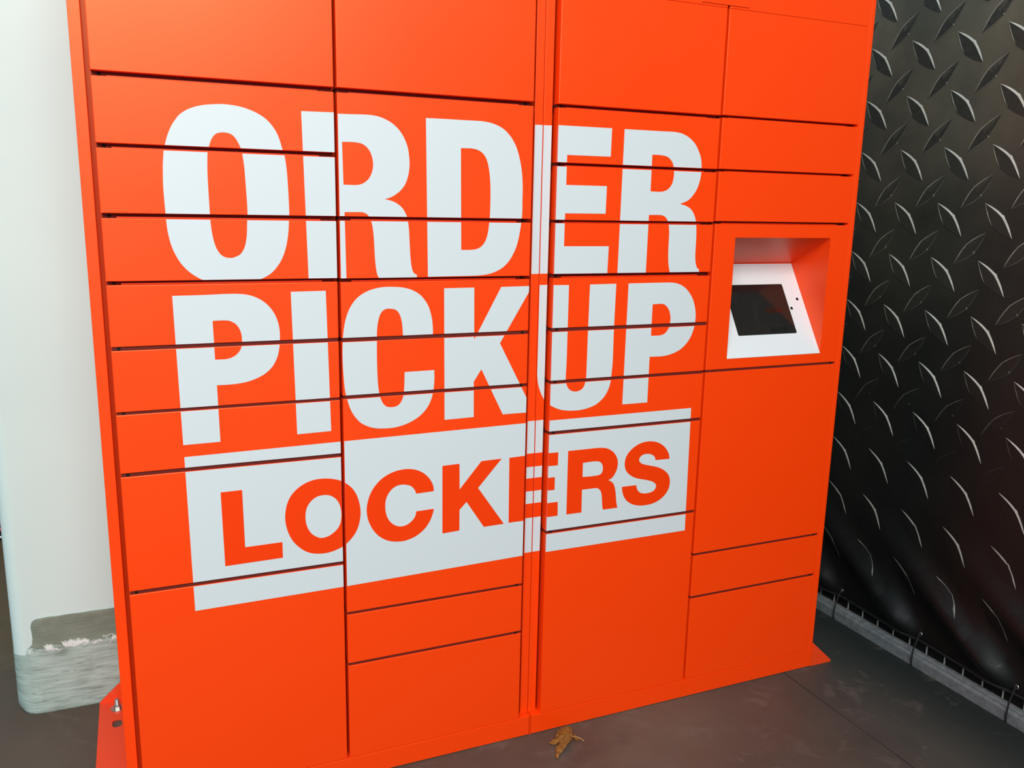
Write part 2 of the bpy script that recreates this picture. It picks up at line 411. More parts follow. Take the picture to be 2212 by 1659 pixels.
# ------------------------------------------------------------------ lockers: outlines of the print
WHITE = {
 'O': ('c1', [
  [(0.1716,1.5127),(0.1948,1.5114),(0.2157,1.5071),(0.2354,1.4996),(0.2526,1.4887),(0.2661,1.473),(0.2745,1.4564),(0.2814,1.4318),(0.2844,1.4236),(0.2878,1.3966),(0.2894,1.3629),(0.2902,1.3258),(0.2901,1.3073),(0.2892,1.2954),(0.287,1.2702),(0.2826,1.2461),(0.276,1.226),(0.2675,1.2099),(0.2551,1.1946),(0.2416,1.1846),(0.2256,1.1778),(0.202,1.1729),(0.1725,1.1715),(0.1448,1.1741),(0.1218,1.1784),(0.1079,1.1858),(0.0949,1.1957),(0.0823,1.2101),(0.0723,1.2281),(0.0651,1.2485),(0.0607,1.2726),(0.0593,1.294),(0.0588,1.3066),(0.058,1.334),(0.0576,1.3588),(0.0586,1.3851),(0.0593,1.3974),(0.0623,1.4231),(0.0645,1.4317),(0.0692,1.4477),(0.0753,1.4626),(0.0824,1.475),(0.0926,1.4883),(0.1048,1.4974),(0.1182,1.5037),(0.1352,1.5086),(0.1521,1.5111)],
  [(0.1704,1.4607),(0.1826,1.459),(0.191,1.453),(0.198,1.4414),(0.2022,1.4316),(0.2039,1.4235),(0.2068,1.3989),(0.2081,1.3671),(0.2091,1.3398),(0.2095,1.3243),(0.2094,1.3062),(0.2082,1.2932),(0.2065,1.2671),(0.2025,1.2461),(0.1969,1.2342),(0.1902,1.227),(0.1785,1.2221),(0.1722,1.2216),(0.1634,1.2232),(0.1549,1.2291),(0.1479,1.2408),(0.1431,1.2577),(0.1403,1.2783),(0.1391,1.2962),(0.1389,1.3065),(0.1385,1.3357),(0.1382,1.361),(0.1383,1.3878),(0.1395,1.4127),(0.1406,1.4234),(0.1429,1.4321),(0.1471,1.4441),(0.1524,1.453),(0.1593,1.4585)],
 ]),
 'R left': ('c1', [
  [(0.3196,1.5086,1),(0.3924,1.5101,1),(0.3938,1.1742,1),(0.3253,1.1746,1)],
 ]),
 'R right': ('c2', [
  [(0.3842,1.5078,1),(0.4168,1.5084),(0.4512,1.5094),(0.472,1.5079),(0.4902,1.5026),(0.5072,1.4936),(0.5214,1.4803),(0.5313,1.4647),(0.5378,1.4475),(0.541,1.4259),(0.541,1.4082),(0.538,1.3903),(0.5316,1.3736),(0.5221,1.361),(0.5104,1.3518),(0.4988,1.3454),(0.4869,1.3421,1),(0.5031,1.3383),(0.5161,1.332),(0.5262,1.3232),(0.5335,1.3108),(0.5364,1.3025),(0.5378,1.2941),(0.5397,1.2773),(0.5409,1.2519),(0.542,1.2292),(0.5435,1.2121),(0.5461,1.1964),(0.5501,1.1877),(0.5569,1.1833,1),(0.5568,1.1732,1),(0.4739,1.1744,1),(0.4728,1.178),(0.469,1.1873),(0.4663,1.2042),(0.4647,1.2253),(0.4639,1.2462),(0.4627,1.267),(0.4608,1.2836),(0.4581,1.2953),(0.4539,1.3049),(0.4483,1.311),(0.4413,1.3139),(0.4329,1.3146),(0.4202,1.3144),(0.4021,1.3141,1),(0.4035,1.1741,1),(0.3826,1.1744,1)],
  [(0.3996,1.4537,1),(0.4158,1.4542),(0.4282,1.4539),(0.4392,1.4522),(0.4489,1.4469),(0.4571,1.4373),(0.4619,1.4242),(0.4634,1.4122),(0.4626,1.4027),(0.4593,1.3919),(0.4536,1.3823),(0.445,1.3746),(0.4366,1.3707),(0.4268,1.3691),(0.4142,1.369),(0.401,1.3691,1)],
 ]),
 'D': ('c2', [
  [(0.5773,1.51,1),(0.6309,1.5104),(0.6687,1.5104),(0.6871,1.5106),(0.7071,1.5101),(0.7258,1.5076),(0.7447,1.5016),(0.7607,1.492),(0.7754,1.4764),(0.7871,1.4557),(0.7959,1.4274),(0.8006,1.4002),(0.8025,1.3712),(0.8025,1.3449),(0.8029,1.3205),(0.8017,1.3043),(0.8008,1.2954),(0.7972,1.2717),(0.792,1.2494),(0.7842,1.23),(0.7731,1.2121),(0.7587,1.198),(0.7409,1.1884),(0.7216,1.1827),(0.7008,1.1804),(0.6832,1.1798),(0.633,1.1794),(0.5819,1.1789,1)],
  [(0.6556,1.4525,1),(0.6678,1.4528),(0.6801,1.4528),(0.6925,1.4509),(0.7034,1.4458),(0.7121,1.437),(0.7178,1.4245),(0.722,1.4062),(0.7248,1.3806),(0.7256,1.3491),(0.7253,1.3193),(0.7245,1.3034),(0.7235,1.2946),(0.7202,1.2713),(0.7141,1.2544),(0.7047,1.2434),(0.6936,1.2383),(0.681,1.2367),(0.67,1.2365),(0.6582,1.2366,1)],
 ]),
 'E': ('c3', [
  [(0.8683,1.512,1),(1.024,1.5124,1),(1.0234,1.4492,1),(0.9107,1.4486,1),(0.9107,1.3825,1),(1.0166,1.3827,1),(1.0161,1.3198,1),(0.9102,1.3192,1),(0.9101,1.2446,1),(1.0283,1.2446,1),(1.0273,1.177,1),(0.8752,1.1771,1)],
 ]),
 'R2': ('c3', [
  [(1.0573,1.5123,1),(1.1248,1.5125),(1.1687,1.5126),(1.1909,1.5128),(1.2135,1.5105),(1.2344,1.5027),(1.2525,1.4898),(1.2653,1.4727),(1.2737,1.4544),(1.2768,1.4358),(1.277,1.4208),(1.2743,1.4019),(1.2676,1.3828),(1.2572,1.3675),(1.2431,1.3548),(1.2208,1.3459,1),(1.2395,1.3415),(1.2539,1.3336),(1.2637,1.3213),(1.2694,1.308),(1.2719,1.2965),(1.2739,1.2733),(1.2744,1.2481),(1.2747,1.2228),(1.2764,1.2072),(1.2796,1.1964),(1.2836,1.1904),(1.2886,1.1874,1),(1.2887,1.1766,1),(1.2031,1.1767,1),(1.2022,1.1835),(1.1984,1.198),(1.1959,1.2193),(1.1949,1.2462),(1.195,1.2729),(1.1935,1.2881),(1.1914,1.2985),(1.1876,1.307),(1.1808,1.3145),(1.1726,1.3181),(1.1636,1.3189),(1.1501,1.3189),(1.1346,1.3185,1),(1.134,1.1775,1),(1.0551,1.1776,1)],
  [(1.1354,1.4582,1),(1.1479,1.4583),(1.1612,1.4579),(1.177,1.4553),(1.1887,1.4475),(1.1955,1.4367),(1.1986,1.422),(1.1984,1.4053),(1.1938,1.3903),(1.1843,1.3798),(1.1734,1.3749),(1.1623,1.3733),(1.1489,1.3733),(1.1356,1.3736,1)],
 ]),
 'P': ('c1', [
  [(0.0618,1.149,1),(0.1163,1.1495),(0.1536,1.1505),(0.1687,1.1506),(0.1839,1.1504),(0.2037,1.1479),(0.222,1.1411),(0.2387,1.1294),(0.2523,1.112),(0.2603,1.0921),(0.2634,1.074),(0.2633,1.0541),(0.2623,1.0426),(0.2579,1.0212),(0.2484,1.0017),(0.2335,0.9867),(0.2157,0.9769),(0.1966,0.9706),(0.1777,0.9676),(0.1606,0.9667),(0.1498,0.9666),(0.136,0.9667,1),(0.1374,0.8484,1),(0.0659,0.8478,1)],
  [(0.1339,1.0977,1),(0.1467,1.0981),(0.1603,1.0978),(0.1693,1.0953),(0.1782,1.0893),(0.1847,1.0794),(0.1881,1.0671),(0.1885,1.0525),(0.187,1.0427),(0.182,1.0332),(0.1739,1.0254),(0.1645,1.021),(0.1552,1.0192),(0.1445,1.0191),(0.135,1.0193,1)],
 ]),
 'I': ('c1', [
  [(0.2883,1.1523,1),(0.3597,1.1531,1),(0.3644,0.8515,1),(0.2924,0.8504,1)],
 ]),
 'C': ('c2', [
  [(0.5935,1.0477,1),(0.5932,1.0678),(0.5908,1.0887),(0.5846,1.111),(0.5755,1.1274),(0.5633,1.1408),(0.5467,1.1506),(0.5272,1.1563),(0.505,1.1585),(0.4844,1.1585),(0.4654,1.1558),(0.4465,1.1498),(0.4291,1.1395),(0.416,1.1257),(0.4057,1.1075),(0.3989,1.0864),(0.3949,1.0637),(0.393,1.0409),(0.3922,1.0164),(0.3927,0.9874),(0.3948,0.9497),(0.398,0.9274),(0.4007,0.9169),(0.4062,0.8987),(0.4147,0.8816),(0.4277,0.8656),(0.4424,0.8561),(0.4602,0.8497),(0.4798,0.8473),(0.5026,0.8472),(0.5256,0.8514),(0.5457,0.8589),(0.5629,0.8691),(0.577,0.8827),(0.5864,0.8974),(0.5919,0.9124),(0.5953,0.9291),(0.597,0.9504),(0.5968,0.9717,1),(0.5285,0.9711,1),(0.5281,0.9531),(0.5268,0.9276),(0.5252,0.9171),(0.5205,0.9052),(0.5136,0.8974),(0.5044,0.8943),(0.4953,0.8942),(0.4863,0.8969),(0.4788,0.9045),(0.473,0.9184),(0.4704,0.9299),(0.4681,0.9509),(0.467,0.9806),(0.4666,1.0127),(0.467,1.042),(0.4675,1.0652),(0.4696,1.0825),(0.4735,1.0968),(0.4795,1.1068),(0.4883,1.1115),(0.4987,1.1115),(0.5091,1.1091),(0.5165,1.1013),(0.5216,1.088),(0.5241,1.0704),(0.5254,1.0483,1)],
 ]),
 'K': ('c2', [
  [(0.6192,1.1533,1),(0.6899,1.1535,1),(0.6911,1.0358,1),(0.7552,1.1538,1),(0.8324,1.1546,1),(0.7543,1.0252,1),(0.8435,0.8565,1),(0.7644,0.857,1),(0.7095,0.9671,1),(0.6912,0.9391,1),(0.6921,0.8563,1),(0.6215,0.8553,1)],
 ]),
 'U': ('c3', [
  [(0.8567,1.1558,1),(0.9265,1.155,1),(0.9268,1.0538),(0.927,0.9757),(0.926,0.9333),(0.928,0.9205),(0.9315,0.9116),(0.9382,0.9037),(0.9491,0.8991),(0.9599,0.8989),(0.9705,0.9031),(0.9767,0.9106),(0.9796,0.9202),(0.9815,0.9319),(0.9817,0.9728),(0.9817,1.0461),(0.9823,1.1553,1),(1.0535,1.156,1),(1.0524,1.0492),(1.0531,0.969),(1.0517,0.9434),(1.05,0.9198),(1.0464,0.904),(1.0393,0.8885),(1.0288,0.8753),(1.0117,0.8626),(0.99,0.8552),(0.9683,0.8519),(0.9423,0.8521),(0.9186,0.8557),(0.9014,0.8619),(0.8863,0.8702),(0.867,0.8839,1)],
 ]),
 'P2': ('c3', [
  [(1.0876,1.156,1),(1.1526,1.1564),(1.1868,1.1565),(1.203,1.1564),(1.2216,1.1547),(1.2408,1.1485),(1.2582,1.1363),(1.2738,1.1171),(1.2825,1.0969),(1.2869,1.0767),(1.2869,1.0546),(1.2844,1.0405),(1.2764,1.0185),(1.2634,1.0008),(1.2453,0.9864),(1.2222,0.9774),(1.199,0.9731),(1.178,0.9729),(1.1578,0.9732,1),(1.158,0.8569,1),(1.0859,0.8571,1)],
  [(1.1586,1.1038,1),(1.1696,1.1041),(1.181,1.1044),(1.1903,1.1034),(1.2,1.0972),(1.2077,1.0871),(1.2121,1.0731),(1.2129,1.0611),(1.2108,1.0472),(1.2053,1.0365),(1.1964,1.0288),(1.1838,1.0257),(1.1723,1.0256),(1.1584,1.0258,1)],
 ]),
}

ORANGE = {
 'L': ('c1', [
  [(0.1326,0.74,1),(0.1754,0.7404,1),(0.1764,0.6129,1),(0.2537,0.6135,1),(0.2537,0.5776,1),(0.1345,0.5764,1)],
 ]),
 'O': ('c12', [
  [(0.3554,0.7456),(0.3727,0.7415),(0.3856,0.7363),(0.3926,0.7315),(0.4073,0.7179),(0.4176,0.7001),(0.4235,0.679),(0.4254,0.6583),(0.4229,0.6381),(0.4163,0.6183),(0.4052,0.602),(0.3916,0.5889),(0.3844,0.5843),(0.3657,0.5776),(0.348,0.5746),(0.3271,0.5759),(0.3082,0.5818),(0.2914,0.5941),(0.2766,0.6118),(0.2671,0.6323),(0.2619,0.6557),(0.2618,0.6756),(0.2658,0.6967),(0.2747,0.7153),(0.2886,0.7298),(0.3058,0.7403),(0.3229,0.7456),(0.3383,0.7468)],
  [(0.3494,0.7089),(0.3614,0.705),(0.3717,0.6964),(0.3785,0.6846),(0.382,0.6694),(0.3823,0.6546),(0.3793,0.6383),(0.372,0.6262),(0.3612,0.6175),(0.3506,0.6125),(0.3366,0.6113),(0.3247,0.617),(0.3146,0.6267),(0.3073,0.6415),(0.3043,0.6592),(0.3057,0.6772),(0.3112,0.6911),(0.3217,0.7024),(0.3339,0.7082)],
 ]),
 'C': ('c2', [
  [(0.5962,0.6889,1),(0.5947,0.7021),(0.587,0.7182),(0.5738,0.7329),(0.5568,0.7432),(0.5363,0.7482),(0.5141,0.7477),(0.4921,0.7417),(0.4719,0.73),(0.4554,0.7124),(0.4453,0.6931),(0.4401,0.6733),(0.4394,0.6565),(0.4427,0.6374),(0.4524,0.6153),(0.4668,0.5972),(0.4851,0.5847),(0.5055,0.5787),(0.5281,0.578),(0.5527,0.5852),(0.5737,0.5998),(0.5872,0.6184),(0.5944,0.6368),(0.5963,0.6462,1),(0.5542,0.6452,1),(0.5519,0.6345),(0.5452,0.6248),(0.5339,0.6167),(0.5226,0.6138),(0.5114,0.6149),(0.4984,0.6224),(0.4884,0.6351),(0.483,0.651),(0.4817,0.6681),(0.4842,0.6847),(0.4917,0.6988),(0.5028,0.7088),(0.5157,0.7129),(0.5287,0.712),(0.5418,0.7072),(0.5502,0.6977),(0.5543,0.6877,1)],
 ]),
 'K': ('c2', [
  [(0.6167,0.7471,1),(0.6582,0.7478,1),(0.6591,0.6856,1),(0.7127,0.7487,1),(0.7638,0.7496,1),(0.7051,0.684,1),(0.7726,0.5862,1),(0.721,0.5853,1),(0.6765,0.6531,1),(0.6592,0.6355,1),(0.6593,0.5846,1),(0.6174,0.5829,1)],
 ]),
 'Ea': ('c2', [
  [(0.7836,0.7497,1),(0.8314,0.7508,1),(0.8286,0.5871,1),(0.785,0.5871,1)],
 ]),
 'Eb': ('c3', [
  [(0.8749,0.7513,1),(0.9127,0.7507,1),(0.9128,0.718,1),(0.876,0.7184,1)],
 ]),
 'Ec': ('c3', [
  [(0.8769,0.6887,1),(0.9054,0.6885,1),(0.9058,0.6561,1),(0.8779,0.6565,1)],
 ]),
 'Ed': ('c3', [
  [(0.8789,0.624,1),(0.9157,0.6241,1),(0.9162,0.5881,1),(0.8782,0.5883,1)],
 ]),
 'R': ('c3', [
  [(0.9394,0.7514,1),(0.9786,0.7513),(1.0028,0.7514),(1.016,0.7514),(1.0349,0.7504),(1.0503,0.7467),(1.0641,0.7385),(1.0743,0.727),(1.0798,0.7143),(1.0808,0.7019),(1.0782,0.6881),(1.0712,0.6748),(1.0638,0.6677),(1.0553,0.6642,1),(1.0642,0.6597),(1.0714,0.6519),(1.0758,0.6407),(1.0789,0.6262),(1.0809,0.6099),(1.0834,0.5953),(1.0863,0.5878,1),(1.044,0.5877,1),(1.0416,0.5969),(1.0403,0.6095),(1.0385,0.6256),(1.0355,0.6366),(1.0304,0.6433),(1.0246,0.6466),(1.0169,0.6475),(1.0055,0.6476),(0.9816,0.6477,1),(0.9826,0.5881,1),(0.9405,0.5882,1)],
  [(0.9815,0.7168,1),(0.9987,0.7176),(1.0119,0.7177),(1.0251,0.7163),(1.0329,0.7117),(1.0375,0.7038),(1.0385,0.6941),(1.0361,0.6856),(1.0296,0.6811),(1.0192,0.6799),(1.0041,0.6798),(0.9819,0.6805,1)],
 ]),
 'S': ('c3', [
  [(1.2345,0.7022,1),(1.2316,0.7151),(1.2224,0.7303),(1.2094,0.7422),(1.1928,0.7505),(1.1746,0.7543),(1.1547,0.754),(1.1354,0.7483),(1.1183,0.7376),(1.1064,0.7239),(1.1014,0.7086),(1.1023,0.6926),(1.1088,0.6796),(1.1202,0.6695),(1.1344,0.6617),(1.1526,0.6561),(1.1689,0.652),(1.1832,0.6473),(1.1927,0.6418),(1.1975,0.6358),(1.1976,0.6285),(1.192,0.621),(1.1811,0.6169),(1.167,0.6162),(1.1549,0.6185),(1.1455,0.6246),(1.1404,0.6333),(1.1386,0.6416,1),(1.0962,0.642,1),(1.0979,0.6293),(1.1036,0.6143),(1.1141,0.6014),(1.1285,0.5919),(1.1468,0.586),(1.167,0.5841),(1.1891,0.5859),(1.209,0.5926),(1.2267,0.6051),(1.2369,0.6204),(1.24,0.6365),(1.2379,0.6512),(1.231,0.6629),(1.218,0.6742),(1.2012,0.6826),(1.1827,0.6882),(1.1644,0.6929),(1.1522,0.6972),(1.1449,0.7033),(1.1431,0.7096),(1.147,0.7172),(1.1567,0.7216),(1.1686,0.7218),(1.1808,0.7183),(1.1893,0.7112),(1.1918,0.7029,1)],
 ]),
}

ZF = 1.33652
def zz(u): return ZF + 1.8*u
HEAD = 1.8015
COLS = {
 'c1': (-0.0531, 0.3848), 'c2': (0.3913, 0.8249), 'c3': (0.8861, 1.3232), 'c4': (1.3300, 1.7608)}
SEAMS = {   # (bottom edge of the upper door, top edge of the lower door), measured down the column
 'c1': [(.1233,.1181),(.0530,.0482),(-.0173,-.0224),(-.0878,-.0920),(-.1577,-.1619),(-.2292,-.2325),(-.2984,-.3027),(-.4375,-.4418)],
 'c2': [(.1234,.1181),(-.0173,-.0219),(-.0883,-.0926),(-.1582,-.1627),(-.2277,-.2317),(-.5071,-.5107),(-.5773,-.5812)],
 'c3': [(.1231,.1187),(.0528,.0484),(-.0181,-.0218),(-.0865,-.0919),(-.1567,-.1613),(-.2266,-.2307),(-.2958,-.3000),(-.4362,-.4403)],
 'c4': [(.1240,.1205),(.0534,.0500),(-.0168,-.0204),(-.2265,-.2300),(-.5059,-.5096),(-.5749,-.5788)]}
DOOR_BACK = 0.024
PLINTH_TOP = 0.0535

left_cab = thing('locker_cabinet', 'orange steel locker bank under the letters ORD and PICK, beside the white column', 'locker', (0.386, 0.27, 0))
right_cab = thing('locker_cabinet', 'orange steel locker bank with a recessed touch screen, beside the black banner', 'locker', (1.32, 0.27, 0))
CAB = {'c1': left_cab, 'c2': left_cab, 'c3': right_cab, 'c4': right_cab}

# carcasses
NX0, NX1, NZ0, NZ1 = 1.3930, 1.7036, 0.9540, 1.2662        # opening of the terminal niche
def carcass(x0, x1, root, hole=None):
    bm = bmesh.new(); zt = 2.0; yb = 0.55
    box(bm, x0, x0+0.002, 0.050, yb, 0.0, zt); box(bm, x1-0.002, x1, 0.050, yb, 0.0, zt)
    box(bm, x0+0.002, x1-0.002, yb-0.002, yb, 0.0, zt); box(bm, x0+0.002, x1-0.002, 0.05, yb-0.002, zt-0.002, zt)
    if hole:
        hx0, hx1, hz0, hz1 = hole
        box(bm, x0+0.002, hx0, 0.050, 0.052, 0.0, zt-0.002); box(bm, hx1, x1-0.002, 0.050, 0.052, 0.0, zt-0.002)
        box(bm, hx0, hx1, 0.050, 0.052, 0.0, hz0); box(bm, hx0, hx1, 0.050, 0.052, hz1, zt-0.002)
    else:
        box(bm, x0+0.002, x1-0.002, 0.050, 0.052, 0.0, zt-0.002)
    return rel(from_bm('carcass', bm, M_ORANGE), root)
carcass(-0.0835, 0.8566, left_cab)
carcass(0.8586, 1.7815, right_cab, (NX0-0.01, NX1+0.01, NZ0-0.01, NZ1+0.01))

def decal(name, contours, rect, y, thick, m, parent, root, label=None):
    bm = decal_bm(contours, *rect, y, thick)
    if bm is None: return None
    left = set(bm.verts); o = None
    while left:                                   # every separate piece of print is its own object
        seed = left.pop(); comp = {seed}; stack = [seed]
        while stack:
            for e in stack.pop().link_edges:
                for v in e.verts:
                    if v in left: left.discard(v); comp.add(v); stack.append(v)
        nb = bmesh.new(); mp = {v: nb.verts.new(v.co) for v in comp}
        for f in bm.faces:
            if f.verts[0] in comp: nb.faces.new([mp[v] for v in f.verts])
        o = from_bm(name, nb, m); o.parent = parent      # the panel itself sits at the world origin
        if label: o['label'] = label
    bm.free()
    return o

WPATH = {k: (v[0], [smooth_path(c) for c in v[1]]) for k, v in WHITE.items()}
OPATH = {k: (v[0], [smooth_path(c) for c in v[1]]) for k, v in ORANGE.items()}
def V2(*p): return [Vector(q) for q in p]
BOX_PATH = V2((0.0665, 0.8225), (0.3900, 0.8260), (0.8237, 0.8308), (0.8852, 0.8319), (1.2916, 0.8325),
              (1.2965, 0.4977), (0.8891, 0.4970), (0.8247, 0.4969), (0.3905, 0.4884), (0.0702, 0.4856))

def door(col, x0, x1, z0, z1, name='door', b=0.0012):
    root = CAB[col]
    bm = bmesh.new(); panel(bm, x0, x1, 0.0, DOOR_BACK, z0, z1, b)
    d = rel(from_bm(name, bm, M_ORANGE), root)
    rect = (x0+0.0007, x1-0.0007, z0+0.0007, z1-0.0007)
    for key, (cols, cs) in WPATH.items():
        if col in cols or (cols == 'c12' and col in ('c1', 'c2')):
            decal('lettering', cs, rect, 0.0003, 0.0007, M_VINYL, d, root, 'white vinyl letter piece')
    bx = decal('white_panel', [BOX_PATH], rect, 0.0003, 0.0007, M_VINYL, d, root, 'white vinyl ground behind LOCKERS')
    if bx:
        for key, (cols, cs) in OPATH.items():
            if col in cols or (cols == 'c12' and col in ('c1', 'c2')):
                decal('lettering', cs, rect, -0.0003, 0.0004, M_OVINYL, d, root, 'orange letter piece')
    return d

DOORS = []
for col, (x0, x1) in COLS.items():
    tops = [HEAD] + [zz(b) for a, b in SEAMS[col]]
    bots = [zz(a) for a, b in SEAMS[col]] + [PLINTH_TOP+0.0011]
    for k, (zt, zb) in enumerate(zip(tops, bots)):
        if col == 'c4' and k == 3: continue                      # the terminal panel
        DOORS.append(door(col, x0, x1, zb, zt))
    # header panel above
    bm = bmesh.new(); panel(bm, x0, x1, 0.0, DOOR_BACK, HEAD+0.0004, 1.998, 0.0008)
    rel(from_bm('header_panel', bm, M_ORANGE), CAB[col])
    # rails and latch holes seen inside the gaps
    for si, (a, b) in enumerate(SEAMS[col]):
        za, zb = zz(a), zz(b)
        bm = bmesh.new()
        upper = za > 1.1
        if upper:
            box(bm, x0+0.026, x1-0.030, 0.0130, 0.050, zb+0.0004, zb+0.0028)
            rel(from_bm('seam_rail', bm, M_ORANGE), CAB[col])
            bm = bmesh.new()
        box(bm, x0+0.0015, x1-0.0015, 0.016 if upper else 0.0032, 0.049, zb+0.0002, za-0.0002)
        rel(from_bm('seal_strip', bm, M_SEAL), CAB[col])
        bm = bmesh.new()
        hx = x0+0.0135 if col in ('c1', 'c3') else x1-0.0135
        cyl(bm, (hx, 0.0155 if upper else 0.0028, (za+zb)/2), 0.0036, 0.0036, 0.025, 'Y', 14)
        rel(from_bm('latch_hole', bm, M_DARK), CAB[col])

# frame strips (recessed between the doors, flush at the right-hand end)
def strip(x0, x1, y0, root, b=0.0008, z0=PLINTH_TOP+0.0006, z1=1.998):
    bm = bmesh.new(); panel(bm, x0, x1, y0, 0.050, z0, z1, b)
    return rel(from_bm('frame_strip', bm, M_ORANGE), root)
strip(-0.0835, -0.0625, 0.018, left_cab)
s_left = strip(0.8366, 0.8569, 0.018, left_cab)
s_right = strip(0.8584, 0.8795, 0.018, right_cab)
strip(1.7609, 1.7690, 0.0, right_cab, 0.0003)
strip(1.7692, 1.7815, 0.0, right_cab, 0.0008)
YS_ = 0.018
E_PATH = V2((0.80, 1.5113), (0.90, 1.5122), (0.90, 1.1811), (0.80, 1.1800))
U_PATH = smooth_path([(0.8585,1.1544,1),(0.8583,1.0569),(0.8579,0.9842),(0.8583,0.958),(0.8597,0.9382),(0.862,0.9209),(0.8668,0.9047),(0.8729,0.8909),(0.8800,0.8790,1),(0.90,0.870,1),(0.90,1.1550,1)])
SB_PATH = V2((0.80, 0.8295), (0.90, 0.8303), (0.90, 0.4949), (0.80, 0.4945))
for s, (x0, x1), root in ((s_left, (0.8366, 0.8569), left_cab), (s_right, (0.8584, 0.8795), right_cab)):
    rect = (x0+0.0006, x1-0.0006, 0.06, 1.9)
    decal('lettering', [E_PATH], rect, YS_+0.0003, 0.0006, M_VINYL, s, root, 'white stem of the letter E')
    decal('white_panel', [SB_PATH], rect, YS_+0.0003, 0.0006, M_VINYL, s, root)
    for za, zb in ((0.7490, 0.7153), (0.6865, 0.6535), (0.6217, 0.5850)):
        decal('lettering', [V2((0.80, za), (0.90, za), (0.90, zb), (0.80, zb))], rect, YS_-0.0002, 0.0003, M_OVINYL, s, root, 'orange bar of the letter E')
decal('lettering', [U_PATH], (0.8592, 0.8789, 0.06, 1.9), YS_+0.0003, 0.0006, M_VINYL, s_right, right_cab, 'white edge of the letter U')

# plinths
for x0, x1, root in ((-0.0835, 0.8545, left_cab), (0.8605, 1.7815, right_cab)):
    bm = bmesh.new(); panel(bm, x0, x1, 0.0, 0.050, 0.0018, PLINTH_TOP, 0.0010)
    rel(from_bm('plinth', bm, M_ORANGE), root)
bm = bmesh.new(); box(bm, 0.8560, 0.8590, 0.0008, 0.029, 0.0, PLINTH_TOP-0.0005)
rel(from_bm('filler_strip', bm, M_ORANGE), right_cab)

# camera plate on the header above the third column
bm = bmesh.new(); panel(bm, 1.2482, 1.3840, -0.0022, 0.0, 1.8072, 1.9000, 0.0008)
pl = rel(from_bm('camera_plate', bm, M_ORANGE), right_cab)
bm = bmesh.new(); cyl(bm, (1.3198, -0.0027, 1.8290), 0.0105, 0.0105, 0.0009, 'Y', 24)
o = from_bm('camera_lens', bm, M_DARK); o.parent = pl
o['label'] = 'round black camera hole'

# terminal panel: front with an opening, sloping roof and side cheeks
x0, x1 = COLS['c4']; zt, zb = zz(-.0204), zz(-.2265)
AY, AZ = 0.1455, 1.1900
bm = bmesh.new()
outer = V2((x0, zb), (x1, zb), (x1, zt), (x0, zt)); inner = V2((NX0, NZ0), (NX1, NZ0), (NX1, NZ1), (NX0, NZ1))
B = 0.0012
def vv(x, y, z): return bm.verts.new((x, y, z))
f_o = [vv(p.x + (B if p.x < 1.5 else -B), 0.0, p.y + (B if p.y < 1.1 else -B)) for p in outer]
f_i = [vv(p.x, 0.0, p.y) for p in inner]
for i in range(4):
    j = (i+1) % 4
    bm.faces.new((f_o[i], f_o[j], f_i[j], f_i[i]))
r1 = [vv(p.x, B, p.y) for p in outer]; r2 = [vv(p.x, DOOR_BACK, p.y) for p in outer]
for a, b in ((r1, f_o), (r2, r1)):
    for i in range(4):
        j = (i+1) % 4
        bm.faces.new((a[i], a[j], b[j], b[i]))
aL, aR = vv(NX0, AY, AZ), vv(NX1, AY, AZ)
bm.faces.new((f_i[3], f_i[2], aR, aL))                 # sloping roof
bm.faces.new((f_i[1], aR, f_i[2])); bm.faces.new((f_i[0], f_i[3], aL))   # cheeks
bm.faces.new((f_i[0], aL, aR, f_i[1]))                 # tray behind the faceplate
term = rel(from_bm('terminal_panel', bm, M_ORANGE), right_cab); term['label'] = 'orange panel with recessed screen niche'
SV = Vector((0, AY, AZ-NZ0)).normalized(); SN = Vector((0, -SV.z, SV.y))
def slope(u, s, h): return Vector((u, 0, NZ0)) + SV*s + SN*h
def rrect(u0, u1, s0, s1, r, n=5):
    pts = []
    for cx, cy, a0 in ((u1-r, s0+r, -90), (u1-r, s1-r, 0), (u0+r, s1-r, 90), (u0+r, s0+r, 180)):
        for k in range(n+1):
            a = math.radians(a0 + 90*k/n); pts.append((cx+r*math.cos(a), cy+r*math.sin(a)))
    return pts
def slab_on_slope(name, pts, h0, h1, m, label=None):
    bm = bmesh.new()
    a = [bm.verts.new(slope(u, s, h0)) for u, s in pts]; b = [bm.verts.new(slope(u, s, h1)) for u, s in pts]
    n = len(pts)
    for i in range(n):
        j = (i+1) % n; bm.faces.new((a[i], a[j], b[j], b[i]))
    bm.faces.new(b); bm.faces.new(a[::-1]); bmesh.ops.recalc_face_normals(bm, faces=bm.faces[:])
    o = from_bm(name, bm, m); o.parent = term
    if label: o['label'] = label
    return o
SL = math.hypot(AY, AZ-NZ0)
slab_on_slope('faceplate', [(NX0+0.0006, 0.0012), (NX1-0.0006, 0.0012), (NX1-0.0006, SL-0.002), (NX0+0.0006, SL-0.002)], 0.0001, 0.0020, M_FACE, 'white sloping faceplate')
slab_on_slope('screen_gasket', rrect(1.4500, 1.6460, 0.0632, 0.2116, 0.004), 0.0020, 0.0024, M_DARK, 'thin black gasket')
slab_on_slope('touch_screen', rrect(1.4512, 1.6448, 0.0644, 0.2104, 0.003), 0.0024, 0.0028, M_SCREEN, 'dark glossy touch screen')
slab_on_slope('screen_rect', [(1.563, 0.1256), (1.6185, 0.1256), (1.6185, 0.1405), (1.563, 0.1405)], 0.0028, 0.00285, M_RECTRED, 'dim red rectangle on the screen')  # flat dim rectangles laid on the glass
